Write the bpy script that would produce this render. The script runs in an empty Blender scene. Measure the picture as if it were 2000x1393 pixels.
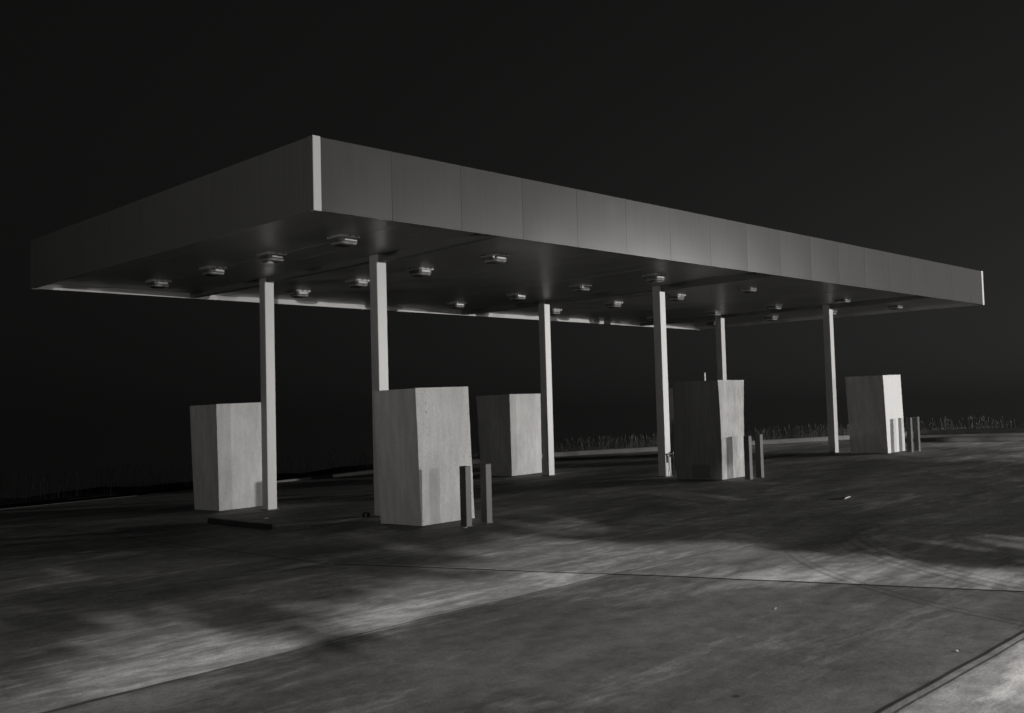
import bpy, bmesh, math, random
from mathutils import Vector, Matrix
random.seed(7)
S = bpy.context.scene
COL = S.collection

# ------------------------------------------------------------------ camera
CAM = (-6.96151, -10.34535, 1.56564)
YAW, PITCH, ROLL, FPX = -0.784735, 0.051544, -0.027099, 1967.863
def cam_axes():
    cy, sy, cp, sp = math.cos(YAW), math.sin(YAW), math.cos(PITCH), math.sin(PITCH)
    f = Vector((-sy*cp, cy*cp, sp)); r = Vector((cy, sy, 0)); u = r.cross(f)
    c, s = math.cos(ROLL), math.sin(ROLL)
    return c*r + s*u, -s*r + c*u, f
_r, _u, _f = cam_axes()
cd = bpy.data.cameras.new('camera'); cam = bpy.data.objects.new('camera', cd); COL.objects.link(cam)
cd.sensor_width = 36; cd.lens = FPX*36/2000; cd.clip_start = .1; cd.clip_end = 3000
cam.matrix_world = Matrix(((_r.x, _u.x, -_f.x, CAM[0]), (_r.y, _u.y, -_f.y, CAM[1]), (_r.z, _u.z, -_f.z, CAM[2]), (0, 0, 0, 1)))
S.camera = cam

# ------------------------------------------------------------------ night sky, exposure
SKY_STRENGTH = 0.05
LAMP_1, LAMP_2, LAMP_FILL, LAMP_4 = 38500, 7000, 1150, 21000        # the lot's lamps and an added fill lamp, in watts
S.view_settings.view_transform = 'Standard'; S.view_settings.look = 'None'
S.view_settings.gamma = 1; S.view_settings.use_curve_mapping = False
S.view_settings.exposure = 0
w = bpy.data.worlds.new('World'); S.world = w; w.use_nodes = True
nt = w.node_tree; nt.nodes.clear()
def wn(t, **k):
    n = nt.nodes.new(t)
    for a, b in k.items(): setattr(n, a, b)
    return n
tc = wn('ShaderNodeTexCoord'); sep = wn('ShaderNodeSeparateXYZ'); mx = wn('ShaderNodeMath', operation='MAXIMUM'); comb = wn('ShaderNodeCombineXYZ')
sky = wn('ShaderNodeTexSky', sky_type='NISHITA'); sky.sun_disc = False
sky.sun_elevation = math.radians(-5.0); sky.sun_rotation = math.radians(112)
sky.air_density = 1.0; sky.dust_density = 3.0
bw = wn('ShaderNodeRGBToBW'); flat = wn('ShaderNodeMath', operation='MULTIPLY_ADD'); flat.inputs[1].default_value = 10.5; flat.inputs[2].default_value = 0.066
warm = wn('ShaderNodeVectorMath', operation='MULTIPLY'); warm.inputs[1].default_value = (1.0, .98, .955)
bg = wn('ShaderNodeBackground'); bg.inputs[1].default_value = SKY_STRENGTH; out = wn('ShaderNodeOutputWorld')
L = nt.links.new
L(tc.outputs['Generated'], sep.inputs[0]); L(sep.outputs[0], comb.inputs[0]); L(sep.outputs[1], comb.inputs[1])
L(sep.outputs[2], mx.inputs[0]); mx.inputs[1].default_value = .0; lift = wn('ShaderNodeMath', operation='ADD'); lift.inputs[1].default_value = .05; L(mx.outputs[0], lift.inputs[0]); L(lift.outputs[0], comb.inputs[2])
L(comb.outputs[0], sky.inputs[0]); L(sky.outputs[0], bw.inputs[0]); L(bw.outputs[0], flat.inputs[0])
L(flat.outputs[0], warm.inputs[0]); L(warm.outputs[0], bg.inputs[0]); L(bg.outputs[0], out.inputs[0])
S.cycles.use_denoising = True
S.cycles.max_bounces = 6
S.cycles.sample_clamp_indirect = .8; S.cycles.sample_clamp_direct = 2.5; S.cycles.use_light_tree = False; S.cycles.use_adaptive_sampling = False

# ------------------------------------------------------------------ measures
W, D, H, FH = 21.786, 9.407, 4.065, .92          # canopy length, depth, lip height, fascia height
ZS = 4.165                                        # soffit
XC, YC, CS = (3.138, 10.841, 18.4676), (2.8625, 6.325), .198
GY, GX = -.021843, .017221
def h(x, y):
    y = min(max(y, -18), 18); x = min(max(x, -24), 30)
    return GY*(y-2.86246) + GX*(x-10.84124)

# ------------------------------------------------------------------ materials
def mat(name, base, rough=.6, spec=.3, coat=0., noise=None, stretch=(1, 1, 1), bump=None, metal=0., aniso=0.):
    m = bpy.data.materials.new(name); m.use_nodes = True
    n = m.node_tree.nodes; b = n['Principled BSDF']; ln = m.node_tree.links.new
    c = (base, base*.993, base*.982, 1)
    b.inputs['Base Color'].default_value = c; b.inputs['Roughness'].default_value = rough
    b.inputs['Specular IOR Level'].default_value = spec; b.inputs['Coat Weight'].default_value = coat
    b.inputs['Metallic'].default_value = metal; b.inputs['Anisotropic'].default_value = aniso
    if aniso:
        b.inputs['Anisotropic Rotation'].default_value = .25; tg = n.new('ShaderNodeTangent'); tg.direction_type = 'UV_MAP'; ln(tg.outputs[0], b.inputs['Tangent'])
    if noise or bump:
        t = n.new('ShaderNodeTexCoord'); mp = n.new('ShaderNodeMapping'); mp.inputs['Scale'].default_value = stretch
        ln(t.outputs['Object'], mp.inputs[0])
    if noise:                                     # (scale, detail, low factor, high factor)
        prev = None
        for sc, det, lo, hi in noise:
            x = n.new('ShaderNodeTexNoise'); x.inputs['Scale'].default_value = sc; x.inputs['Detail'].default_value = det
            ln(mp.outputs[0], x.inputs['Vector'])
            r = n.new('ShaderNodeMapRange'); r.inputs['From Min'].default_value = .3; r.inputs['From Max'].default_value = .7
            r.inputs['To Min'].default_value = lo; r.inputs['To Max'].default_value = hi
            ln(x.outputs[0], r.inputs[0])
            if prev is None: prev = r.outputs[0]
            else:
                q = n.new('ShaderNodeMath'); q.operation = 'MULTIPLY'; ln(prev, q.inputs[0]); ln(r.outputs[0], q.inputs[1]); prev = q.outputs[0]
        v = n.new('ShaderNodeVectorMath'); v.operation = 'SCALE'; v.inputs[0].default_value = c[:3]; ln(prev, v.inputs['Scale'])
        ln(v.outputs[0], b.inputs['Base Color'])
    if bump:
        x = n.new('ShaderNodeTexNoise'); x.inputs['Scale'].default_value = bump[0]; x.inputs['Detail'].default_value = 6; ln(mp.outputs[0], x.inputs['Vector'])
        u = n.new('ShaderNodeBump'); u.inputs['Strength'].default_value = bump[1]; u.inputs['Distance'].default_value = bump[2]
        ln(x.outputs[0], u.inputs['Height']); ln(u.outputs[0], b.inputs['Normal'])
    return m
M = dict(
    white=mat('white_paint', .56, .38, .5, noise=[(1.2, 4, .93, 1.05), (30, 3, .97, 1.03)], stretch=(1, 1, .25)),
    trim=mat('white_trim', .64, .45, .4),
    fascia=mat('fascia_paint', .070, .25, .55, aniso=.2, noise=[(6, 4, .94, 1.06)], stretch=(3, 3, .12)),
    lit_fascia=mat('lit_fascia_paint', .155, .45, .4, noise=[(6, 4, .9, 1.08)], stretch=(3, 3, .12)),  # light on the short sides put into a paler fascia colour
    liner=mat('galvanised_liner', .5, .5, .4, noise=[(.5, 1, .9, 1.05)]),
    soffit=mat('soffit_sheet', .40, .33, .5, noise=[(.7, 3, .85, 1.1)], bump=(1.3, .25, .02)),
    roof=mat('roof_deck', .2, .8),
    beam=mat('beam_paint', .16, .5, .4),
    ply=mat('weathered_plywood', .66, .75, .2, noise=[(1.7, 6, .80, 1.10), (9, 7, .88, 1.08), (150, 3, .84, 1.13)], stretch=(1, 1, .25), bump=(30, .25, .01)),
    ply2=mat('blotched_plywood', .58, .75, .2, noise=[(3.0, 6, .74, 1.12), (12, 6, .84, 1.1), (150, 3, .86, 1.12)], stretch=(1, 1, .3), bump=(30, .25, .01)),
    plypale=mat('pale_plywood', .76, .7, .2, noise=[(1.7, 6, .9, 1.06), (9, 7, .93, 1.05), (150, 3, .9, 1.08)], stretch=(1, 1, .25)), plymid=mat('grey_plywood', .46, .8, .2, noise=[(2.5, 5, .8, 1.1), (14, 6, .85, 1.1)], stretch=(1, 1, .25)), plydark=mat('dark_plywood', .22, .8, .2, noise=[(2.5, 5, .8, 1.1), (14, 6, .85, 1.1)], stretch=(1, 1, .11)),
    nail=mat('nail_rust', .05, .7), gap=mat('opening_shade', .15, .9),
    post=mat('bollard_paint', .095, .55, .4, noise=[(4, 5, .8, 1.12), (40, 4, .88, 1.06)], stretch=(1, 1, .4)),
    flange=mat('lamp_flange', .42, .4, .5), lens=mat('prismatic_lens', .11, .2, .6, coat=.4, noise=[(40, 2, .75, 1.2)], stretch=(1, 1, .2)), glint=mat('glint_ring', .36, .3, .5, noise=[(25, 3, .6, 1.15)]),
    clip=mat('dark_clip', .04, .5), black=mat('black_rubber', .03, .5), timber=mat('creosoted_timber', .035, .8, noise=[(8, 4, .7, 1.3)]),
    kerb=mat('kerb_concrete', .24, .8, .2, noise=[(1.5, 5, .75, 1.12), (20, 4, .9, 1.08)], bump=(25, .3, .01)),
    steel=mat('steel_lid', .12, .55, .5, noise=[(12, 4, .7, 1.2)]), paper=mat('paper_scrap', .7, .8), bark=mat('bark', .08, .9),
    straw=mat('dry_grass', .15, .85, .1, noise=[(3, 3, .6, 1.25)]), weed=mat('shaded_weeds', .02, .85, .1, noise=[(3, 3, .6, 1.25)]), field=mat('field_soil', .035, .95, .05, noise=[(.8, 5, .6, 1.4)], bump=(3, .6, .1)),
    leaf=mat('leaf', .07, .6, .3), lamphead=mat('lamp_housing', .1, .5))

def emit(name, s):
    m = bpy.data.materials.new(name); m.use_nodes = True; b = m.node_tree.nodes['Principled BSDF']
    b.inputs['Emission Color'].default_value = (1, .98, .955, 1); b.inputs['Emission Strength'].default_value = s; m.cycles.emission_sampling = 'NONE'; return m

# ------------------------------------------------------------------ helpers
def tag(o, label=None, cat=None, group=None, kind=None):
    for k, v in (('label', label), ('category', cat), ('group', group), ('kind', kind)):
        if v: o[k] = v
    return o
def thing(name, label, cat, loc, rz=0, group=None):
    o = bpy.data.objects.new(name, None); COL.objects.link(o); o.location = loc; o.rotation_euler = (0, 0, rz); o.empty_display_size = .1
    return tag(o, label, cat, group)
def obj(name, bm, m, parent=None, smooth=False, bevel=0, uvn=None):
    if uvn:
        ul = bm.loops.layers.uv.new('UVMap')
        for f in bm.faces:
            for lp in f.loops: lp[ul].uv = (lp.vert.co.dot(uvn[0])*.1, lp.vert.co.dot(uvn[1])*.1)
    if bevel: bmesh.ops.bevel(bm, geom=list(bm.edges), offset=bevel, segments=2, affect='EDGES', profile=.6, clamp_overlap=True)
    bmesh.ops.recalc_face_normals(bm, faces=bm.faces)
    me = bpy.data.meshes.new(name); bm.to_mesh(me); bm.free()
    for x in (m if isinstance(m, (list, tuple)) else [m]): me.materials.append(x)
    if smooth:
        for p in me.polygons: p.use_smooth = True
    o = bpy.data.objects.new(name, me); COL.objects.link(o)
    if parent: o.parent = parent
    return o
def box(bm, x0, x1, y0, y1, z0, z1, mi=0):
    v = [bm.verts.new((x, y, z)) for x in (x0, x1) for y in (y0, y1) for z in (z0, z1)]
    for f in ((0, 1, 3, 2), (4, 6, 7, 5), (0, 4, 5, 1), (2, 3, 7, 6), (0, 2, 6, 4), (1, 5, 7, 3)):
        bm.faces.new([v[i] for i in f]).material_index = mi
    return v
def B(*a): bm = bmesh.new(); box(bm, *a); return bm
def tube(bm, pts, r, seg=8):
    rings = []
    for i, p in enumerate(pts):
        p = Vector(p); a = Vector(pts[max(i-1, 0)]); b = Vector(pts[min(i+1, len(pts)-1)]); t = (b-a).normalized()
        s = t.cross(Vector((.31, .52, .79))).normalized(); q = t.cross(s); rr = r[i] if isinstance(r, (list, tuple)) else r
        rings.append([bm.verts.new(p + rr*(math.cos(k*2*math.pi/seg)*s + math.sin(k*2*math.pi/seg)*q)) for k in range(seg)])
    for a, b in zip(rings, rings[1:]):
        for k in range(seg): bm.faces.new((a[k], a[(k+1) % seg], b[(k+1) % seg], b[k]))
    bm.faces.new(rings[0]); bm.faces.new(rings[-1])
def copy_tree(o, parent=None):
    c = o.copy(); COL.objects.link(c)
    if parent: c.parent = parent
    for ch in [x for x in bpy.data.objects if x.parent == o]: copy_tree(ch, c)
    return c

# ------------------------------------------------------------------ ground
KERB = [(-46, 16.6), (-30, 15.6), (-14, 14.9), (-5, 14.5), (1.64, 14.35), (5.76, 14.3), (8.1, 13.98), (9.76, 13.78), (14, 13.4), (16.8, 13.05), (18.2, 12.6), (20.42, 10.5), (22.2, 9.2), (23.75, 8.05), (25.08, 6.75), (26.9, 5.5), (28.0, 4.3), (28.45, 1.5), (28.9, -3), (29.3, -9), (29.6, -18), (30, -30), (30, -46)]
def smooth_line(P, n=6):
    o = []
    for i in range(len(P)-1):
        p0, p1, p2, p3 = (Vector(P[min(max(i+k, 0), len(P)-1)]) for k in (-1, 0, 1, 2))
        for j in range(n):
            t = j/n
            o.append(.5*((2*p1)+(p2-p0)*t+(2*p0-5*p1+4*p2-p3)*t*t+(3*p1-p0-3*p2+p3)*t**3))
    return o+[Vector(P[-1])]
KL = smooth_line(KERB)
def normals(Lx):
    o = []
    for i in range(len(Lx)):
        d = (Lx[min(i+1, len(Lx)-1)]-Lx[max(i-1, 0)]).normalized(); o.append(Vector((-d.y, d.x)))     # points outwards (left of travel is +y)
    return o
KN = normals(KL)
def length_along(i): return i/(len(KL)-1)
# inner front boundary for the loft
bm = bmesh.new(); NL = 26; rows = []
for i, p in enumerate(KL):
    t = length_along(i); q = Vector((-46+76*t, -46))
    if i == 0: q = Vector((-46, -46))
    row = []
    for j in range(NL+1):
        s = (j/NL)**1.6; x = p.x+(q.x-p.x)*s; y = p.y+(q.y-p.y)*s
        row.append(bm.verts.new((x, y, h(x, y))))
    rows.append(row)
for a, b in zip(rows, rows[1:]):
    for j in range(NL):
        try: bm.faces.new((a[j], b[j], b[j+1], a[j+1]))
        except ValueError: pass
bmesh.ops.remove_doubles(bm, verts=bm.verts, dist=.001)

def concrete():
    m = bpy.data.materials.new('lot_concrete'); m.use_nodes = True; n = m.node_tree.nodes; ln = m.node_tree.links.new; b = n['Principled BSDF']
    def N(t, **k):
        x = n.new(t)
        for a, v in k.items(): setattr(x, a, v)
        return x
    def put(s, v):
        if hasattr(v, 'is_linked') or hasattr(v, 'links'): ln(v, s)
        else: s.default_value = v
    def math_(op, a, c=0., d=0., clamp=False):
        x = N('ShaderNodeMath', operation=op); x.use_clamp = clamp; put(x.inputs[0], a); put(x.inputs[1], c); put(x.inputs[2], d); return x.outputs[0]
    def vec(op, a, c=None, s=None):
        x = N('ShaderNodeVectorMath', operation=op); put(x.inputs[0], a)
        if c is not None: put(x.inputs[1], c)
        if s is not None: put(x.inputs['Scale'], s)
        return x.outputs['Value'] if op in ('DOT_PRODUCT', 'LENGTH') else x.outputs['Vector']
    def ramp(a, lo, hi, t0=0., t1=1.):
        x = N('ShaderNodeMapRange'); x.clamp = True; put(x.inputs[0], a); put(x.inputs[1], lo); put(x.inputs[2], hi); put(x.inputs[3], t0); put(x.inputs[4], t1); return x.outputs[0]
    def noise(vv, sc, det=4, rough=.55, dist=0.):
        x = N('ShaderNodeTexNoise'); ln(vv, x.inputs['Vector']); x.inputs['Scale'].default_value = sc; x.inputs['Detail'].default_value = det
        x.inputs['Roughness'].default_value = rough; x.inputs['Distortion'].default_value = dist; return x
    P0 = vec('MULTIPLY', N('ShaderNodeTexCoord').outputs['Object'], (1, 1, 0))
    wob = noise(P0, 1.1, 3)
    P = vec('ADD', P0, vec('SCALE', vec('SUBTRACT', wob.outputs['Color'], (.5, .5, .5)), s=.05))
    P = vec('MULTIPLY', P, (1, 1, 0))
    def seg(a, c):
        a = Vector((*a, 0)); c = Vector((*c, 0)); d = (c-a); l = d.length; d.normalize()
        r = vec('SUBTRACT', P, tuple(a)); t = math_('MINIMUM', math_('MAXIMUM', vec('DOT_PRODUCT', r, tuple(d)), 0.), l)
        return vec('LENGTH', vec('SUBTRACT', r, vec('SCALE', tuple(d), s=t)))
    # albedo: broad wear, blotches, fine grain
    stretch = N('ShaderNodeMapping'); stretch.inputs['Rotation'].default_value = (0, 0, math.radians(33)); stretch.inputs['Scale'].default_value = (.45, 1.2, 1); ln(P0, stretch.inputs[0])
    a1 = ramp(noise(P0, .16, 4, .6).outputs[0], .32, .68, .72, 1.18)
    a2 = ramp(noise(stretch.outputs[0], 1.0, 7, .62, .4).outputs[0], .34, .66, .55, 1.18)
    a3 = ramp(noise(P0, 5, 8, .75).outputs[0], .32, .68, .62, 1.22)
    a4 = ramp(noise(P0, 60, 4, .75).outputs[0], .3, .7, .72, 1.2)
    alb = math_('MULTIPLY', math_('MULTIPLY', a1, a2), math_('MULTIPLY', a3, a4))
    # oil and grime worn into the lanes beside the pump islands and along the slab
    grime = None
    for a, c, wd, k in (((0.3, -.4), (24, -.9), 1.5, .62), ((1, 5.4), (22, 4.6), 1.5, .55), ((6, -3.0), (20, -3.4), .7, .86), ((-.4, -3.2), (-.1, 9), .8, .85)):
        d = seg(a, c); jag = math_('MULTIPLY', math_('SUBTRACT', noise(stretch.outputs[0], 1.6, 6, .7).outputs[0], .5), 2.6*wd)
        g = ramp(math_('ADD', d, jag), wd*.35, wd*1.15, k, 1.)
        grime = g if grime is None else math_('MULTIPLY', grime, g)
    alb = math_('MULTIPLY', alb, grime)
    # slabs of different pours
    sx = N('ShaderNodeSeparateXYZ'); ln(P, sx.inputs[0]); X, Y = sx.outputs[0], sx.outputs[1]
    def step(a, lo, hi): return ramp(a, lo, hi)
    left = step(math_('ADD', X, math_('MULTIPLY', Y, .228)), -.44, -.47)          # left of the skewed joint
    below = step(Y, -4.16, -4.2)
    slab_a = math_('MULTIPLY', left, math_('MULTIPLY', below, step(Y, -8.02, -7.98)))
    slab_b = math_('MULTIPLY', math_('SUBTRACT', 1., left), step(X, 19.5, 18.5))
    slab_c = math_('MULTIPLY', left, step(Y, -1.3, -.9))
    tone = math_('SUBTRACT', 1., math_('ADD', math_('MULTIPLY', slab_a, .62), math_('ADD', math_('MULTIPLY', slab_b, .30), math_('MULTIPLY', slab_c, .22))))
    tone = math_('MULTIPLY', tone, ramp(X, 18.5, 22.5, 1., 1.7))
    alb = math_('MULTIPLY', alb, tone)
    # pale feathered streaks: dappled lamplight painted into the albedo, strongest along the joints
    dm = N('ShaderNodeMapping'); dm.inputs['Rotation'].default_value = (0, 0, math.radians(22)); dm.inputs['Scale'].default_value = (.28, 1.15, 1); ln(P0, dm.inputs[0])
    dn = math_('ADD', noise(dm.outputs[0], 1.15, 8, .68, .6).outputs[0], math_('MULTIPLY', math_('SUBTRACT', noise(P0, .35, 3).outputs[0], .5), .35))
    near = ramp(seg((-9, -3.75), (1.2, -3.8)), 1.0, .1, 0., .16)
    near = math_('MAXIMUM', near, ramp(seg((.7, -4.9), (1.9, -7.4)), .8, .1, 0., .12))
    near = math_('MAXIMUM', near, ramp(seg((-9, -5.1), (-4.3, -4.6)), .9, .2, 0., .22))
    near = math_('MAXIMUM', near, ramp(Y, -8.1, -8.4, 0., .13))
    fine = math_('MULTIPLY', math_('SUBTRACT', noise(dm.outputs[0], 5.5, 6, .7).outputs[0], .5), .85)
    lit_streaks = ramp(math_('ADD', math_('ADD', dn, near), fine), .54, .76, 0., 1.)
    alb = math_('MULTIPLY', alb, math_('ADD', .88, math_('MULTIPLY', lit_streaks, .95)))
    # drips and spots
    vo = N('ShaderNodeTexVoronoi'); ln(P, vo.inputs['Vector']); vo.inputs['Scale'].default_value = .9
    sp = ramp(vo.outputs['Distance'], .012, .03, .35, 1.); alb = math_('MULTIPLY', alb, sp)
    # slab joints
    jo = None
    for a, c, wd, k in (((-.13, 9.1), (-.34, 1.9), .022, .3), ((-.34, 1.9), (-.43, -.79), .022, .25), ((-.4, -.9), (.611, -4.683), .034, .06), ((.611, -4.683), (1.261, -7.532), .034, .05), ((1.261, -7.532), (3, -15), .034, .05),
                     ((-20, -4.75), (-2.44, -4.14), .03, .45), ((-2.44, -4.14), (.738, -4.164), .026, .4), ((.738, -4.164), (8.293, -4.483), .022, .62), ((8.3, -4.483), (22, -5.1), .025, .7),
                     ((-20, -8.02), (20, -7.97), .02, .2), ((-20, -8.085), (20, -8.035), .012, .4), ((-20, -8.05), (20, -8.0), .075, .6),
                     ((-20, .5), (-3.6, 0.), .025, .5), ((-3.6, 0.), (-.116, -.947), .025, .5), ((-.116, -.947), (2.046, -1.238), .02, .45), ((2.046, -1.24), (6, -1.4), .02, .6),
                     ((3.29, .221), (3.7, -2.4), .02, .35), ((3.7, -2.4), (5.133, -6.245), .022, .35), ((7.79, -.146), (8.79, -5.03), .025, .4), ((10, 0), (11.4, -6), .03, .5),
                     ((3.29, .221), (22, .3), .02, .5), ((2.0, .55), (3.29, .221), .02, .3), ((1.7, .5), (1.5, 9.0), .02, .6), ((-.2, 5.0), (21, 5.2), .025, .55)):
        g = ramp(seg(a, c), wd*.4, wd, k, 1.); jo = g if jo is None else math_('MULTIPLY', jo, g)
    alb = math_('MULTIPLY', alb, jo)
    # tyre scrubs: two curved bands of tread
    for (cx, cy, r0, wd, kk) in ((7.2, -10.6, 6.65, .34, 46.), (6.6, -10.4, 6.9, .12, 60.)):
        d = vec('LENGTH', vec('SUBTRACT', P0, (cx, cy, 0))); e = math_('ABSOLUTE', math_('SUBTRACT', d, r0))
        band = ramp(e, wd*.5, wd*.7, 1., 0.); tread = ramp(math_('SINE', math_('MULTIPLY', d, kk)), -.2, .8, .0, .30)
        sx = N('ShaderNodeSeparateXYZ'); ln(P0, sx.inputs[0]); lim = math_('MULTIPLY', ramp(sx.outputs[1], -4.6, -5.3, 0., 1.), ramp(sx.outputs[0], 4.2, 3.2, 0., 1.))
        alb = math_('MULTIPLY', alb, math_('SUBTRACT', 1., math_('MULTIPLY', math_('MULTIPLY', band, tread), lim)))
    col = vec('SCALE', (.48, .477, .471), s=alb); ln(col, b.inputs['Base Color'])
    b.inputs['Roughness'].default_value = .72; b.inputs['Specular IOR Level'].default_value = .25
    hgt = math_('ADD', math_('MULTIPLY', noise(P0, 22, 6, .7).outputs[0], .35), math_('ADD', math_('MULTIPLY', jo, .3), math_('MULTIPLY', noise(P0, 1.4, 4, .6).outputs[0], .8)))
    bp = N('ShaderNodeBump'); bp.inputs['Strength'].default_value = .75; bp.inputs['Distance'].default_value = .02; ln(hgt, bp.inputs['Height']); ln(bp.outputs[0], b.inputs['Normal'])
    return m
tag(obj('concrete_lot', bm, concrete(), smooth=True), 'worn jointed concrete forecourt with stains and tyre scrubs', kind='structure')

# field behind the kerb, falling away to the horizon
bm = bmesh.new(); rows = []
for i, p in enumerate(KL):
    row = []
    for j, d in enumerate((.1, .6, 1.4, 3, 6, 12, 25, 60, 150, 400)):
        a = p + KN[i]*min(d, 3)
        if d > 3:
            c = Vector((4, -8)); a = a + (a-c).normalized()*(d-3)
        z = h(p.x, p.y)+.09 - .02*min(d, 3) - .30*min(max(d-3, 0), 45) - .06*max(d-48, 0)
        row.append(bm.verts.new((a.x, a.y, z + random.uniform(-.03, .03)*min(d, 2))))
    rows.append(row)
for a, b in zip(rows, rows[1:]):
    for j in range(len(a)-1): bm.faces.new((a[j], a[j+1], b[j+1], b[j]))
tag(obj('field', bm, M['field'], smooth=True), 'dark rough field beyond the kerb', kind='structure')
bm = bmesh.new(); v = [bm.verts.new(q) for q in ((-1200, -46, -1.2), (1200, -46, -1.2), (1200, -1200, -6), (-1200, -1200, -6))]; bm.faces.new(v)
for sx in (-1, 1):
    x0 = -46 if sx < 0 else 30
    v = [bm.verts.new(q) for q in ((x0, -46, h(x0, -46)-.03), (x0, 16, -.9), (sx*1200, 16, -60), (sx*1200, -46, -60))]; bm.faces.new(v)
tag(obj('ground', bm, M['field']), 'dark ground around the forecourt', kind='structure')

# kerb: flush at the left, rising to full height further along
def kerb_h(t, p): return .004+.143*min(1, max(0, (p.x-6)/7)) if p.y > 8 else .147
def kerb(name, Lx, hw, ht, label):
    Nx = normals(Lx); bm = bmesh.new(); rings = []
    for i, p in enumerate(Lx):
        k = ht(i/(len(Lx)-1), p) if callable(ht) else ht
        z = h(p.x, p.y); pr = []
        for o, zz in ((-.0, -.12), (-.0, k*.85), (.03, k), (hw, k), (hw, -.12)):
            q = p + Nx[i]*o; pr.append(bm.verts.new((q.x, q.y, z+zz)))
        rings.append(pr)
    for a, b in zip(rings, rings[1:]):
        for j in range(5): bm.faces.new((a[j], a[(j+1) % 5], b[(j+1) % 5], b[j]))
    bm.faces.new(rings[0]); bm.faces.new(rings[-1])
    tag(obj(name, bm, M['kerb']), label, kind='structure')
kerb('kerb', [q for q in KL], .16, kerb_h, 'pale concrete kerb edging the forecourt')
kerb('apron_edge', smooth_line([(25.0, 5.6), (24.2, 4.2), (23.6, 2.5), (23.4, -.2), (23.3, -3), (23.4, -8)]), .8, lambda t, p: .02+.10*min(1, t*2.2), 'raised concrete apron edge at the far right of the forecourt')

# tall dry weeds along the kerb
def fbm(x): return math.sin(x*1.7)+.6*math.sin(x*4.1+1)+.4*math.sin(x*9.7+2)
acc = [0]
for i in range(1, len(KL)): acc.append(acc[-1]+(KL[i]-KL[i-1]).length)
tot = acc[-1]
def along(s):
    for i in range(1, len(acc)):
        if acc[i] >= s:
            t = (s-acc[i-1])/(acc[i]-acc[i-1]); return KL[i-1].lerp(KL[i], t), KN[i-1].lerp(KN[i], t)
    return KL[-1], KN[-1]
def weeds(name, m, count, sel, tall_, label):
    bm = bmesh.new(); n = 0
    while n < count:
        s = random.uniform(18, tot-30); p, nn = along(s)
        if p.y < -9 or not sel(p): continue
        dens = .5+.32*fbm(s*.45)
        if random.random() > dens+.12: continue
        n += 1
        o = .3+abs(random.gauss(0, 1.1)); q = p + nn*o
        z = h(p.x, p.y)+.09-.02*o-.03
        tall = (.22+.2*max(0, fbm(s*.45+o)))*random.uniform(.4, 1.5)*tall_
        head = random.random() < .12
        if head: tall = random.uniform(.45, .95)*tall_
        a = random.uniform(0, 6.28); wd = random.uniform(.0013, .003); lx, ly = random.gauss(0, .1)*tall, random.gauss(0, .1)*tall
        if not head and random.random() < .15: lx *= 2.4; ly *= 2.4
        dx, dy = math.cos(a)*wd, math.sin(a)*wd; prev = None
        for t, ww in ((0, 1), (.35, .9), (.7, .8), (.84, 3.2 if head else .6), (1, .3)):
            c = (q.x+lx*t*t, q.y+ly*t*t, z+tall*t*(1-.12*t))
            cur = (bm.verts.new((c[0]-dx*ww, c[1]-dy*ww, c[2])), bm.verts.new((c[0]+dx*ww, c[1]+dy*ww, c[2])))
            if prev: bm.faces.new((prev[0], prev[1], cur[1], cur[0]))
            prev = cur
    tag(obj(name, bm, m), label, 'weeds', kind='stuff')
weeds('tall_weeds', M['straw'], 17000, lambda p: p.x > 13, .68, 'dry pale weeds and grass stalks behind the kerb at the right')
weeds('dark_weeds', M['weed'], 7000, lambda p: p.x <= 13, .9, 'dark low weeds behind the flush kerb at the left')  # shade at the left painted in as a darker weed colour

# ------------------------------------------------------------------ canopy
can = thing('fuel_canopy', 'long flat gas station canopy with dark panelled fascia and white corner trims', 'canopy', (0, 0, 0))
LY = .045
def fascia_panel(p, q, out_, m='fascia'):                      # p, q: the two ends along the side; out_: outward normal
    p, q, out_ = Vector(p), Vector(q), Vector(out_); d = q-p; l = d.length; d.normalize(); bm = bmesh.new()
    US = (0, .06, .14, .24, .36, .5, .64, .76, .86, .94, 1); nx, nz = len(US)-1, 6; amp = random.uniform(.0015, .0055); tilt = random.gauss(0, .002); sk = random.uniform(-.6, .6); g = []
    for i in range(nx+1):
        c = []
        for j in range(nz+1):
            u, v = US[i], j/nz
            bulge = amp*(4*u*(1-u))*(.55+.45*math.sin(math.pi*v))*(1+sk*(u-.5)*2) + tilt*(v-.5)
            e = p + d*(.002+(l-.004)*u) + out_*bulge
            c.append(bm.verts.new((e.x, e.y, H+FH*v)))
        g.append(c)
    for i in range(nx):
        for j in range(nz): bm.faces.new((g[i][j], g[i+1][j], g[i+1][j+1], g[i][j+1]))
    # thickness: back sheet
    bk = [bm.verts.new((e.x-out_.x*.03, e.y-out_.y*.03, z)) for e in (p+d*.002, q-d*.002) for z in (H, H+FH)]
    bm.faces.new((bk[0], bk[1], bk[3], bk[2]))
    bm.faces.new([g[0][j] for j in range(nz, -1, -1)]+[bk[0], bk[1]]); bm.faces.new([g[nx][j] for j in range(nz+1)]+[bk[3], bk[2]])
    bm.faces.new([g[i][0] for i in range(nx+1)]+[bk[2], bk[0]]); bm.faces.new([g[i][nz] for i in range(nx, -1, -1)]+[bk[1], bk[3]])
    obj('fascia_panel', bm, M[m], can, uvn=(d, Vector((0, 0, 1))))
TW = .115                                           # corner trim
front = [TW]+[1.2249*k for k in range(1, 18)]+[W-TW]
side = [TW]+[D/8*k for k in range(1, 8)]+[D-TW]
for a, b in zip(front, front[1:]): fascia_panel((a, 0, 0), (b, 0, 0), (0, -1, 0)); fascia_panel((a, D, 0), (b, D, 0), (0, 1, 0))
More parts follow.
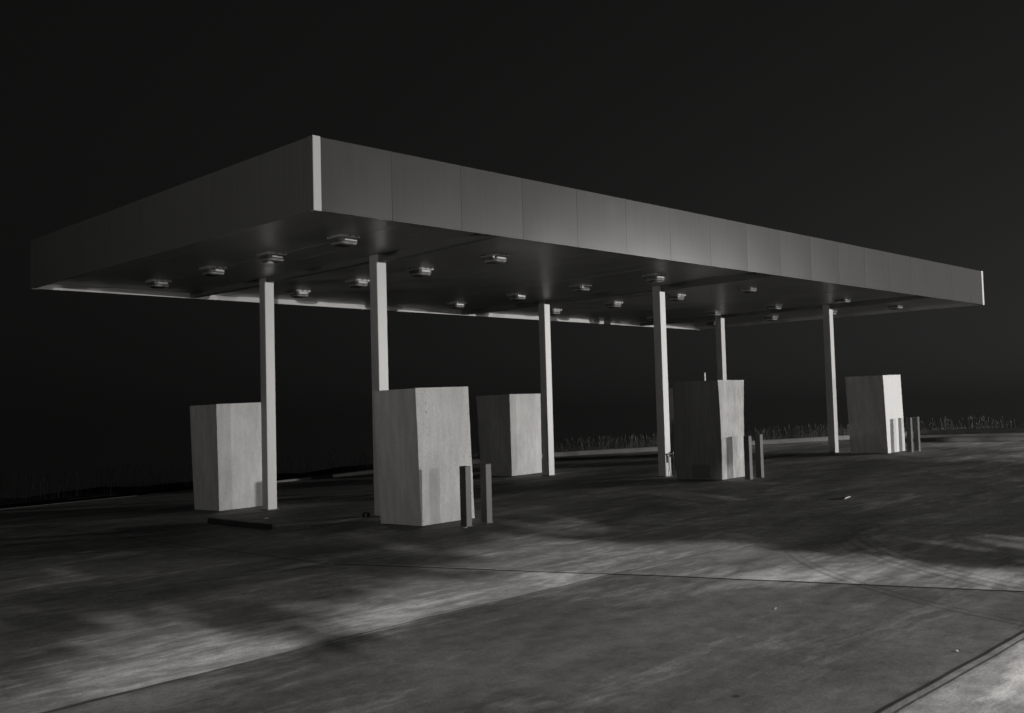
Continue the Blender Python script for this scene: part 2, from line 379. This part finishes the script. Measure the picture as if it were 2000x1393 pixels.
for a, b in zip(side, side[1:]): fascia_panel((0, a, 0), (0, b, 0), (-1, 0, 0), 'lit_fascia'); fascia_panel((W, a, 0), (W, b, 0), (1, 0, 0), 'lit_fascia')
# corner trims: the white strip on the long side, dark return on the short one
for x, y, sx, sy in ((0, 0, 1, 1), (W, 0, -1, 1), (0, D, 1, -1), (W, D, -1, -1)):
    bm = bmesh.new(); e = .006
    box(bm, *sorted((x+sx*.0035, x+sx*TW)), *sorted((y-sy*e, y+sy*.03)), H-.004, H+FH+.008)
    obj('corner_trim', bm, M['trim'], can)
    bm = bmesh.new(); box(bm, *sorted((x-sx*.003, x+sx*.003)), *sorted((y-sy*e, y+sy*(TW-.002))), H, H+FH+.006)
    obj('corner_return', bm, M['lit_fascia'], can)
# liners behind the fascia
bm = bmesh.new(); box(bm, .04, W-.04, D-.05, D-.036, H+.002, ZS+.05); obj('liner', bm, M['liner'], can)
bm = bmesh.new(); box(bm, .04, W-.04, .036, .05, H+.002, ZS+.05); obj('liner', bm, M['liner'], can)
bm = bmesh.new(); box(bm, .036, .05, .052, D-.052, H+.002, ZS+.05); obj('liner', bm, M['liner'], can)
bm = bmesh.new(); box(bm, W-.05, W-.036, .052, D-.052, H+.002, ZS+.05); obj('liner', bm, M['liner'], can)
# soffit: long sheets with open laps
bm = bmesh.new(); k = 0; x = .055; sw = .6
while x < W-.06:
    x1 = min(x+sw-.004, W-.055); z = ZS + random.uniform(0, .006)
    box(bm, x, x1, .055, D-.055, z, ZS+.03); x += sw
obj('soffit', bm, M['soffit'], can)
obj('roof_deck', B(.05, W-.05, .05, D-.05, ZS+.04, H+FH-.1), M['roof'], can)
# cross beams and columns
for xc in XC:
    for ya, yb, za, zb in ((.06, YC[0]-.002, 4.085, 4.03), (YC[0]+CS+.002, YC[1]-.002, 4.075, 4.075), (YC[1]+CS+.002, D-.055, 4.05, 4.075)):
        bm = bmesh.new(); v = box(bm, xc+.035, xc+CS-.012, ya, yb, 4.03, ZS+.02)
        for q in v:
            if q.co.z < 4.04: q.co.z = za if q.co.y < (ya+yb)/2 else zb
        obj('beam', bm, M['beam'], can, bevel=.006)
    for yc in YC:
        c = obj('column', B(xc, xc+CS, yc, yc+CS, h(xc, yc)-.06, ZS-.002), M['white'], can, bevel=.010)
        obj('base_plate', B(xc-.03, xc+CS+.03, yc-.03, yc+CS+.03, h(xc, yc)-.05, h(xc, yc)+.012), M['steel'], c)

# ------------------------------------------------------------------ canopy downlights
def sq_ring(bm, r, z, rc, n=5):
    vs = []
    for q in range(4):
        cx, cy = (r-rc)*(1, -1, -1, 1)[q], (r-rc)*(1, 1, -1, -1)[q]
        for k in range(n):
            a = q*math.pi/2 + (k/(n-1))*math.pi/2; vs.append(bm.verts.new((cx+rc*math.cos(a), cy+rc*math.sin(a), z)))
    return vs
def loft(bm, rings):
    for a, b in zip(rings, rings[1:]):
        for k in range(len(a)): bm.faces.new((a[k], a[(k+1) % len(a)], b[(k+1) % len(a)], b[k]))
    bm.faces.new(rings[0]); bm.faces.new(rings[-1])
LX, LYS = (1.75, 4.85, 9.3, 12.74, 17.2, 20.28), (1.83, 3.80, 5.72, 7.80)
def downlight():
    t = thing('downlight', 'x', 'canopy light', (0, 0, ZS))
    bm = bmesh.new(); loft(bm, [sq_ring(bm, .190, 0.002, .07), sq_ring(bm, .195, -.008, .07), sq_ring(bm, .195, -.028, .07), sq_ring(bm, .188, -.036, .07)])
    obj('flange', bm, M['flange'], t)
    for sx, sy in ((-.03, -.199), (.085, -.199), (-.199, .06)):
        w2 = .011
        obj('clip', B(sx-w2, sx+w2, sy-.006, sy+.012, -.022, -.004) if abs(sy) > .19 else B(sx-.006, sx+.012, sy-w2, sy+w2, -.022, -.004), M['clip'], t)
    bm = bmesh.new(); loft(bm, [sq_ring(bm, .168, -.037, .07), sq_ring(bm, .165, -.075, .07), sq_ring(bm, .158, -.100, .07), sq_ring(bm, .140, -.124, .065), sq_ring(bm, .105, -.136, .05), sq_ring(bm, .05, -.140, .025)])
    obj('lens', bm, M['lens'], t)
    bm = bmesh.new(); ra, rb = sq_ring(bm, .1605, -.099, .07), sq_ring(bm, .1435, -.1225, .065)  # pale band painted round the lens bevel as its glint
    for k in range(len(ra)): bm.faces.new((ra[k], ra[(k+1) % len(ra)], rb[(k+1) % len(ra)], rb[k]))
    obj('glint_ring', bm, M['glint'], t)
    return t
proto = None
ordr = ('front', 'second', 'third', 'back')
rown = ('row nearest the left end', 'second row from the left end', 'third row from the left end', 'third row from the right end', 'second row from the right end', 'row nearest the right end')
for i, x in enumerate(LX):
    for j, y in enumerate(LYS):
        if proto is None: o = proto = downlight()
        else: o = copy_tree(proto)
        o.location = (x, y, ZS)
        pos = ('nearest the front fascia', 'second from the front', 'third from the front', 'nearest the back edge')[j]
        tag(o, 'unlit downlight %s, in the %s' % (pos, rown[i]), 'canopy light', 'unlit downlights under the canopy')

# ------------------------------------------------------------------ plywood covers over the pumps
def panel(name, c, th, m, parent, nails=None, crack=None, wav=0.):
    """c: bottom-left, bottom-right, top-right, top-left seen from outside; extruded inwards"""
    c = [Vector(q) for q in c]; nrm = (c[1]-c[0]).cross(c[3]-c[0]).normalized(); bm = bmesh.new()
    nu, nv = 6, 14
    def P(u, v): return c[0].lerp(c[1], u).lerp(c[3].lerp(c[2], u), v)
    ph = random.uniform(0, 6); g = []
    for i in range(nu+1):
        r = []
        for j in range(nv+1):
            u, v = i/nu, j/nv; q = P(u, v)
            if i in (0, nu): q = q + (c[1]-c[0]).normalized()*random.uniform(-.003, .003)
            q = q + (c[1]-c[0]).normalized()*wav*math.sin(math.pi*v)*(1-2*u) + nrm*.004*math.sin(ph+3*v+2*u)
            r.append(q)
        g.append(r)
    A = [[bm.verts.new(q) for q in r] for r in g]; Bk = [[bm.verts.new(q-nrm*th) for q in r] for r in g]
    for i in range(nu):
        for j in range(nv):
            bm.faces.new((A[i][j], A[i+1][j], A[i+1][j+1], A[i][j+1])); bm.faces.new((Bk[i][j], Bk[i][j+1], Bk[i+1][j+1], Bk[i+1][j]))
    for j in range(nv):
        bm.faces.new((A[0][j], A[0][j+1], Bk[0][j+1], Bk[0][j])); bm.faces.new((A[nu][j], Bk[nu][j], Bk[nu][j+1], A[nu][j+1]))
    for i in range(nu):
        bm.faces.new((A[i][0], Bk[i][0], Bk[i+1][0], A[i+1][0])); bm.faces.new((A[i][nv], A[i+1][nv], Bk[i+1][nv], Bk[i][nv]))
    bmesh.ops.recalc_face_normals(bm, faces=bm.faces)
    U = (c[1]-c[0]).normalized(); V = (c[3]-c[0]).normalized()
    def mark(u, v, su, sv):
        q = P(u, v)+nrm*.007; vs = [bm.verts.new(q+U*a+V*b_) for a, b_ in ((-su, -sv), (su*.7, -sv*.8), (su, sv), (-su*.6, sv*.9))]; f = bm.faces.new(vs); f.material_index = 1
    if nails:
        for u in nails:
            v = random.uniform(.02, .07)
            while v < .99:
                if random.random() < .8: mark(u+random.uniform(-.006, .006), v, random.uniform(.003, .006), random.uniform(.003, .008))
                v += random.uniform(.05, .1)
        for v in (.015, .982):
            for k in range(5): mark((k+.5+random.uniform(-.2, .2))/5, v, .004, .004)
    if crack:
        v = .97
        while v > crack[1]:
            l = random.uniform(.008, .022); mark(crack[0]+random.uniform(-.004, .004)+.02*(1-v), v, random.uniform(.002, .006), l); v -= l*2+random.uniform(.02, .06)
    me = bpy.data.meshes.new(name); bm.to_mesh(me); bm.free(); me.materials.append(m); me.materials.append(M['nail'])
    o = bpy.data.objects.new(name, me); COL.objects.link(o); o.parent = parent; return o

def pump_cover(label, nb, rb, lb, nt, rt, lt, front_m='ply', side_m='ply', nails=(.03, .97), crack=None, wav=0., top=True, gap_front=0.):
    """nb, rb, lb: (x, y) of the near, right and far-left foot; nt, rt, lt: (x, y, z) of the matching top corners"""
    t = thing('pump_cover', label, 'plywood box', (nb[0], nb[1], h(*nb)), 0, 'plywood boxes over the fuel pumps')
    o = Vector(t.location)
    def l3(q, up=0.): return Vector((q[0], q[1], (h(q[0], q[1])+up) if len(q) == 2 else q[2]))-o
    fb, fr, ft, frt = l3(nb, .012+gap_front), l3(rb, .012+gap_front), l3(nt), l3(rt)
    lbp, ltp = l3(lb, .012), l3(lt)
    bx = (rb[0]+lb[0]-nb[0], lb[1]); bt = (rt[0]+lt[0]-nt[0], lt[1], (rt[2]+lt[2])/2); bbp, btp = l3(bx, .012), l3(bt)
    i1 = Vector((.0, .022, 0))
    panel('front_panel', (fb, fr, frt, ft), .018, M[front_m], t, nails, crack, wav)
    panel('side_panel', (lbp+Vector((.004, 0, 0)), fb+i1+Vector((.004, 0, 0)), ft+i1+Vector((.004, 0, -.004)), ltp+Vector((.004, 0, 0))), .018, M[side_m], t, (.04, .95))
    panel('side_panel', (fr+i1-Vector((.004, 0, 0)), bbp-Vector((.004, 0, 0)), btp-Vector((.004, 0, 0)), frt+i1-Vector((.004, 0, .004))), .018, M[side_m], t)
    panel('back_panel', (bbp-Vector((.024, .004, 0)), lbp+Vector((.024, -.004, 0)), ltp+Vector((.024, -.004, 0)), btp-Vector((.024, .004, 0))), .018, M['ply'], t)
    dz = Vector((0, 0, -.014)); a = Vector((.03, .045, 0)); b_ = Vector((-.03, .045, 0)); c_ = Vector((-.03, -.03, 0)); d_ = Vector((.03, -.03, 0))
    panel('lid', (ft+a+dz, frt+b_+dz, btp+c_+dz, ltp+d_+dz), .018, M['ply'], t)
    return t
c1 = pump_cover('plywood pump box at the far left, standing behind the leftmost white column', (2.64, 7.239), (3.60, 7.239), (2.64, 8.22), (2.608, 7.239, 1.801), (3.597, 7.239, 1.821), (2.61, 8.30, 1.79))
c2 = pump_cover('nearest and largest plywood pump box, with a dashed crack line down its lit face', (2.404, .974), (3.444, .974), (2.42, 1.95), (2.347, .974, 1.90), (3.385, .974, 1.918), (2.36, 2.0, 1.888), crack=(.17, .58))
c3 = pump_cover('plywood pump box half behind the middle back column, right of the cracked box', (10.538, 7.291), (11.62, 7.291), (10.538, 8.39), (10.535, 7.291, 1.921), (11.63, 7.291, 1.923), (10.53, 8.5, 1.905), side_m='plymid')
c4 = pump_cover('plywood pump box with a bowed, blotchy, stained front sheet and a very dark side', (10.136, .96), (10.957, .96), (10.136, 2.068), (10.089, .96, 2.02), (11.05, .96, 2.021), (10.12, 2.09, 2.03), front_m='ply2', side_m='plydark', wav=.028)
c5 = pump_cover('plywood pump box farthest to the right, with the brightest lit face', (17.9, 1.128), (18.90, 1.128), (17.93, 2.15), (17.786, 1.128, 2.156), (18.817, 1.128, 2.175), (17.85, 2.18, 2.158), front_m='plypale')  # front sheet takes a paler plywood colour
c6 = pump_cover('plywood pump box almost hidden behind the box with the stained bowed sheet', (18.2, 7.25), (19.2, 7.25), (18.2, 8.3), (18.2, 7.25, 2.045), (19.2, 7.25, 2.05), (18.2, 8.3, 2.05))
# dark sheet for the shade of an opening low in the stained box; stub of board standing up on the hidden one
bm = bmesh.new(); box(bm, -.006, .004, .28, .72, .03, .30); o = obj('hatch', bm, M['gap'], c4); o['label'] = 'dark sheet for a shaded opening low in the side'
bm = bmesh.new(); box(bm, .645, .71, -.022, -.004, 1.75, 2.47); o = obj('batten', bm, M['white'], c6); o['label'] = 'short white batten rising above the top edge'

# ------------------------------------------------------------------ bollards
def bollard(label, x, y, hh, rz):
    t = thing('bollard', label, 'bollard', (x, y, h(x, y)), rz, 'square guard posts in front of the pump boxes')
    obj('post', B(-.058, .058, -.058, .058, -.05, hh), M['post'], t, bevel=.006)
    bm = bmesh.new(); loft(bm, [sq_ring(bm, .075, -.02, .02), sq_ring(bm, .072, .006, .02), sq_ring(bm, .062, .012, .012)])
    obj('grout_collar', bm, M['kerb'], t)
bollard('nearest square guard post, left one before the cracked plywood box', 2.70, .335, .853, .10)
bollard('square guard post beside the nearest one, just right of the cracked plywood box', 3.115, .35, .853, .05)
bollard('left guard post of the pair by the stained bowed plywood box', 10.41, .53, .855, .06)
bollard('right guard post of the pair by the stained bowed plywood box', 10.84, .54, .865, .06)
bollard('left guard post of the pair by the brightest, farthest plywood box', 18.42, .78, .885, .03)
bollard('right guard post of the pair by the brightest, farthest plywood box', 18.87, .79, .89, .03)

# ------------------------------------------------------------------ hose rack on a column
xc, yc = XC[1], YC[0]; gz = h(xc, yc)
t = thing('hose_rack', 'dark bracket with a thin hanging hose on the middle front column', 'hose rack', (xc, yc, gz))
bm = bmesh.new(); box(bm, .035, .215, -.05, -.022, .475, .50); box(bm, .035, .06, -.022, .0, .46, .50); box(bm, .18, .215, -.07, .0, .42, .53); box(bm, .045, .065, -.02, -.0, .30, .46)
obj('bracket', bm, M['clip'], t)
bm = bmesh.new(); tube(bm, [(.20, -.06, .50), (.205, -.075, .40), (.195, -.07, .30), (.19, -.06, .22), (.205, -.06, .14), (.225, -.07, .07), (.25, -.08, .012), (.33, -.10, .012), (.45, -.05, .012)], .010)
obj('hose', bm, M['black'], t, smooth=True)
bm = bmesh.new(); tube(bm, [(.055, -.03, .46), (.06, -.035, .35), (.075, -.03, .22), (.06, -.03, .1), (.05, -.03, .02)], .006)
obj('cord', bm, M['black'], t, smooth=True)

# ------------------------------------------------------------------ small things on the ground
x0, y0, x1, y1 = 1.489, 5.431, 1.284, 3.234
bm = bmesh.new(); box(bm, -.05, .05, 0, math.hypot(x1-x0, y1-y0), 0, .075)
o = obj('timber', bm, M['timber'], bevel=.008); o.location = (x1, y1, h(x1, y1)+.002); o.rotation_euler = (math.atan((h(x0, y0)-h(x1, y1))/2.2), 0, math.atan2(y0-y1, x0-x1)-math.pi/2)
tag(o, 'long dark timber lying flat on the concrete in front of the far left box', 'timber')
bm = bmesh.new(); box(bm, -.05, .05, -.04, .04, 0, .07); box(bm, -.03, .01, -.02, .02, .07, .085); o = obj('stub', bm, M['black'], bevel=.006); o.location = (3.02, 3.12, h(3.02, 3.12)); tag(o, 'small dark block at the foot of the front left column', 'block')
for q, r, lab in (((2.149, 1.52), .14, 'round steel fill lid in the concrete closest to the cracked plywood box'), ((2.013, 2.088), .11, 'small round lid in the concrete, middle one of three'), ((1.795, 2.706), .11, 'small round lid in the concrete nearest the dark timber')):
    bm = bmesh.new(); bmesh.ops.create_cone(bm, cap_ends=True, segments=28, radius1=r, radius2=r*.96, depth=.012); bmesh.ops.create_cone(bm, cap_ends=True, segments=28, radius1=r*.7, radius2=r*.66, depth=.008, matrix=Matrix.Translation((0, 0, .009)))
    o = obj('fill_lid', bm, M['steel']); o.location = (*q, h(*q)+.006); tag(o, lab, 'lid', 'round lids set in the concrete')
bm = bmesh.new(); tube(bm, [(7.29, -3.06, h(7.3, -3.05)+.008), (7.42, -3.02, h(7.3, -3.05)+.012), (7.56, -2.985, h(7.3, -3.05)+.012), (7.67, -2.96, h(7.3, -3.05)+.008)], [.009, .010, .009, .006])
tag(obj('stick', bm, M['paper']), 'small pale stick lying on the open concrete at right', 'stick')
for (x, y), s, lab in (((-.221, -6.31), .012, 'tiny pale paper scrap on the open foreground concrete'), ((-.78, -7.863), .012, 'tiny pale scrap on the concrete close to the long double joint'), ((2.207, 4.847), .05, 'flat pale scrap at the end of the dark timber'), ((2.55, .2), .04, 'pale scrap on the concrete in front of the nearest guard posts')):
    bm = bmesh.new(); vs = [bm.verts.new((s*math.cos(a)*random.uniform(.6, 1.2), s*math.sin(a)*random.uniform(.4, 1), .012+random.uniform(0, .012))) for a in (0, 1, 2.2, 3.1, 4.1, 5.2)]
    f = bm.faces.new(vs); r = bmesh.ops.extrude_face_region(bm, geom=[f]); bmesh.ops.translate(bm, verts=[e for e in r['geom'] if isinstance(e, bmesh.types.BMVert)], vec=(0, 0, -.004))
    o = obj('paper_scrap', bm, M['paper']); o.location = (x, y, h(x, y)-.004); tag(o, lab, 'scrap', 'scraps on the concrete')
q = (7.4, 17.4); bm = bmesh.new(); box(bm, -.03, .03, -.03, .03, -.4, .72); box(bm, -.034, .034, -.036, .036, .60, .74)
o = obj('marker_post', bm, M['post'], bevel=.006); o.location = (*q, -.32); tag(o, 'thin pale marker post standing in the dark weeds at left', 'post')

# ------------------------------------------------------------------ the lot's lamps and an added fill lamp (all stand outside the picture)
def street_lamp(x, y, z, watts, label, rz, r=.12):
    g = h(x, y); t = thing('street_lamp', label, 'street lamp', (x, y, g), rz, 'lit lamps round the forecourt')
    zz = z-g; bm = bmesh.new(); tube(bm, [(0, .5, -.3), (0, .5, zz*.5), (0, .5, zz+.25), (0, .45, zz+.34), (0, .1, zz+.36)], [.07, .06, .05, .05, .04]); obj('pole', bm, M['lamphead'], t, smooth=True)
    hd = obj('lamp_head', B(-.2, .2, -.25, .25, zz+.24, zz+.38), M['lamphead'], t, bevel=.03)
    bm = bmesh.new(); bmesh.ops.create_uvsphere(bm, u_segments=20, v_segments=12, radius=.06, matrix=Matrix.Translation((0, 0, zz+.19))); obj('globe', bm, emit('lamp_glow', 60), hd, smooth=True)
    ld = bpy.data.lights.new('lamp_light', 'POINT'); ld.energy = watts; ld.color = (1, .98, .955); ld.shadow_soft_size = r
    lo = bpy.data.objects.new('lamp_light', ld); COL.objects.link(lo); lo.parent = t; lo.location = (0, 0, zz)
street_lamp(36.9, -25.4, 3.35, LAMP_1, 'lit street lamp across the forecourt beyond the right edge', math.radians(-60))
street_lamp(24.6, -29.6, 3.35, LAMP_2, 'second lit street lamp out of frame to the right', math.radians(-30))
street_lamp(-15, -7, 3.0, LAMP_FILL, 'dim fill lamp added behind and left of the camera', math.radians(90))  # unseen lamp added to fill the left-facing sides
street_lamp(-6, -24, 8.0, LAMP_4, 'tall lit street lamp behind the camera and its trees', math.radians(0), .10)

# ------------------------------------------------------------------ roadside trees behind the camera: they dapple the tall lamp's light
def tree(x, y, ht, rx, ry, z0, label, nleaf, seed, low=()):
    R = random.Random(seed); g = h(x, y); t = thing('roadside_tree', label, 'tree', (x, y, g), 0, 'trees behind the camera')
    bm = bmesh.new(); top = Vector((R.uniform(-.3, .3), R.uniform(-.3, .3), ht*.75))
    tube(bm, [(0, 0, -.2), (.03, .02, z0*.5), top*.6, top], [.2, .16, .11, .04])
    tips = []
    for k in range(9):
        a = k*2.4+R.random(); zb = R.uniform(z0*.75, ht*.7); l = R.uniform(.6, 1.)
        e = Vector((math.cos(a)*rx*l*.8, math.sin(a)*ry*l*.8, zb+R.uniform(.3, 1.6))); b0 = top*(zb/top.z)
        tube(bm, [b0, b0.lerp(e, .5)+Vector((0, 0, .25)), e], [.06, .04, .015], 6); tips.append(e)
    obj('trunk', bm, M['bark'], t, smooth=True)
    bm = bmesh.new(); cl = []
    while len(cl) < 260:
        p = Vector((R.uniform(-1, 1), R.uniform(-1, 1), R.uniform(-1, 1)))
        if p.length > 1: continue
        cl.append((Vector((p.x*rx, p.y*ry, (z0+ht)/2+p.z*(ht-z0)/2)), R.uniform(.2, .6)))
    cl += [(e, .5) for e in tips]
    for cx, cy, cz, ex, ey, ez, m_ in low:          # low sprays of foliage, shaped to mask the tall lamp's light
        k = 0
        while k < m_:
            p = Vector((R.uniform(-1, 1), R.uniform(-1, 1), R.uniform(-1, 1)))
            if p.length < 1: cl.append((Vector((cx-x+p.x*ex, cy-y+p.y*ey, cz+p.z*ez)), R.uniform(.1, .3))); k += 1
    nleaf += 60*sum(q[-1] for q in low)
    for i in range(nleaf):
        c, r = cl[R.randrange(len(cl))]
        p = c+Vector((R.gauss(0, .45), R.gauss(0, .45), R.gauss(0, .32)))*r
        n = Vector((R.gauss(0, .6), R.gauss(0, .6), 1)).normalized(); u = n.orthogonal().normalized(); v = n.cross(u); a = R.uniform(0, 6.28)
        u, v = u*math.cos(a)+v*math.sin(a), v*math.cos(a)-u*math.sin(a); l = R.uniform(.09, .17)*(1.5 if p.z > z0+.5 else .7); w2 = l*.45
        bm.faces.new([bm.verts.new(q) for q in (p-u*l, p-v*w2, p+u*l, p+v*w2)])
    obj('crown', bm, M['leaf'], t)
UP = lambda x: (x, -15, 5.75, 3.4, .8, .85, 90)          # filler foliage added to keep the tall lamp off boxes and canopy
for q in ((-12.5, -16, 9.5, 3.0, 2.4, 4.55, 'leafy roadside tree behind the camera at its left', 20000, 3, (UP(-9.8),)),
          (-7.2, -15.2, 9.8, 3.6, 2.2, 4.75, 'leafy roadside tree straight behind the camera', 24000, 4,
           ((-4.5, -15, 4.84, 2.2, .25, .2, 36), (-7.4, -15, 4.7, 1.3, .25, .2, 16), (-4.9, -15, 4.5, 1.0, .25, .08, 3), (-5.4, -15, 4.64, .4, .2, .1, 4), (-4.6, -15, 6.9, 2.5, .8, .6, 70), UP(-6.2), UP(-4.4), UP(-2.6))),
          (-.3, -15.0, 9.6, 3.6, 2.2, 4.6, 'leafy roadside tree behind the camera at its right', 24000, 5,
           ((-.75, -15, 4.05, 1.6, .25, .48, 62), (-.6, -15, 4.48, 2.05, .25, .24, 50), (2.0, -15, 4.2, 1.6, .25, .5, 36), UP(.6))),
          (6.5, -15.6, 9.2, 3.0, 2.6, 4.3, 'leafy roadside tree farthest right of the camera', 20000, 6, (UP(5.2),))):
    tree(*q)
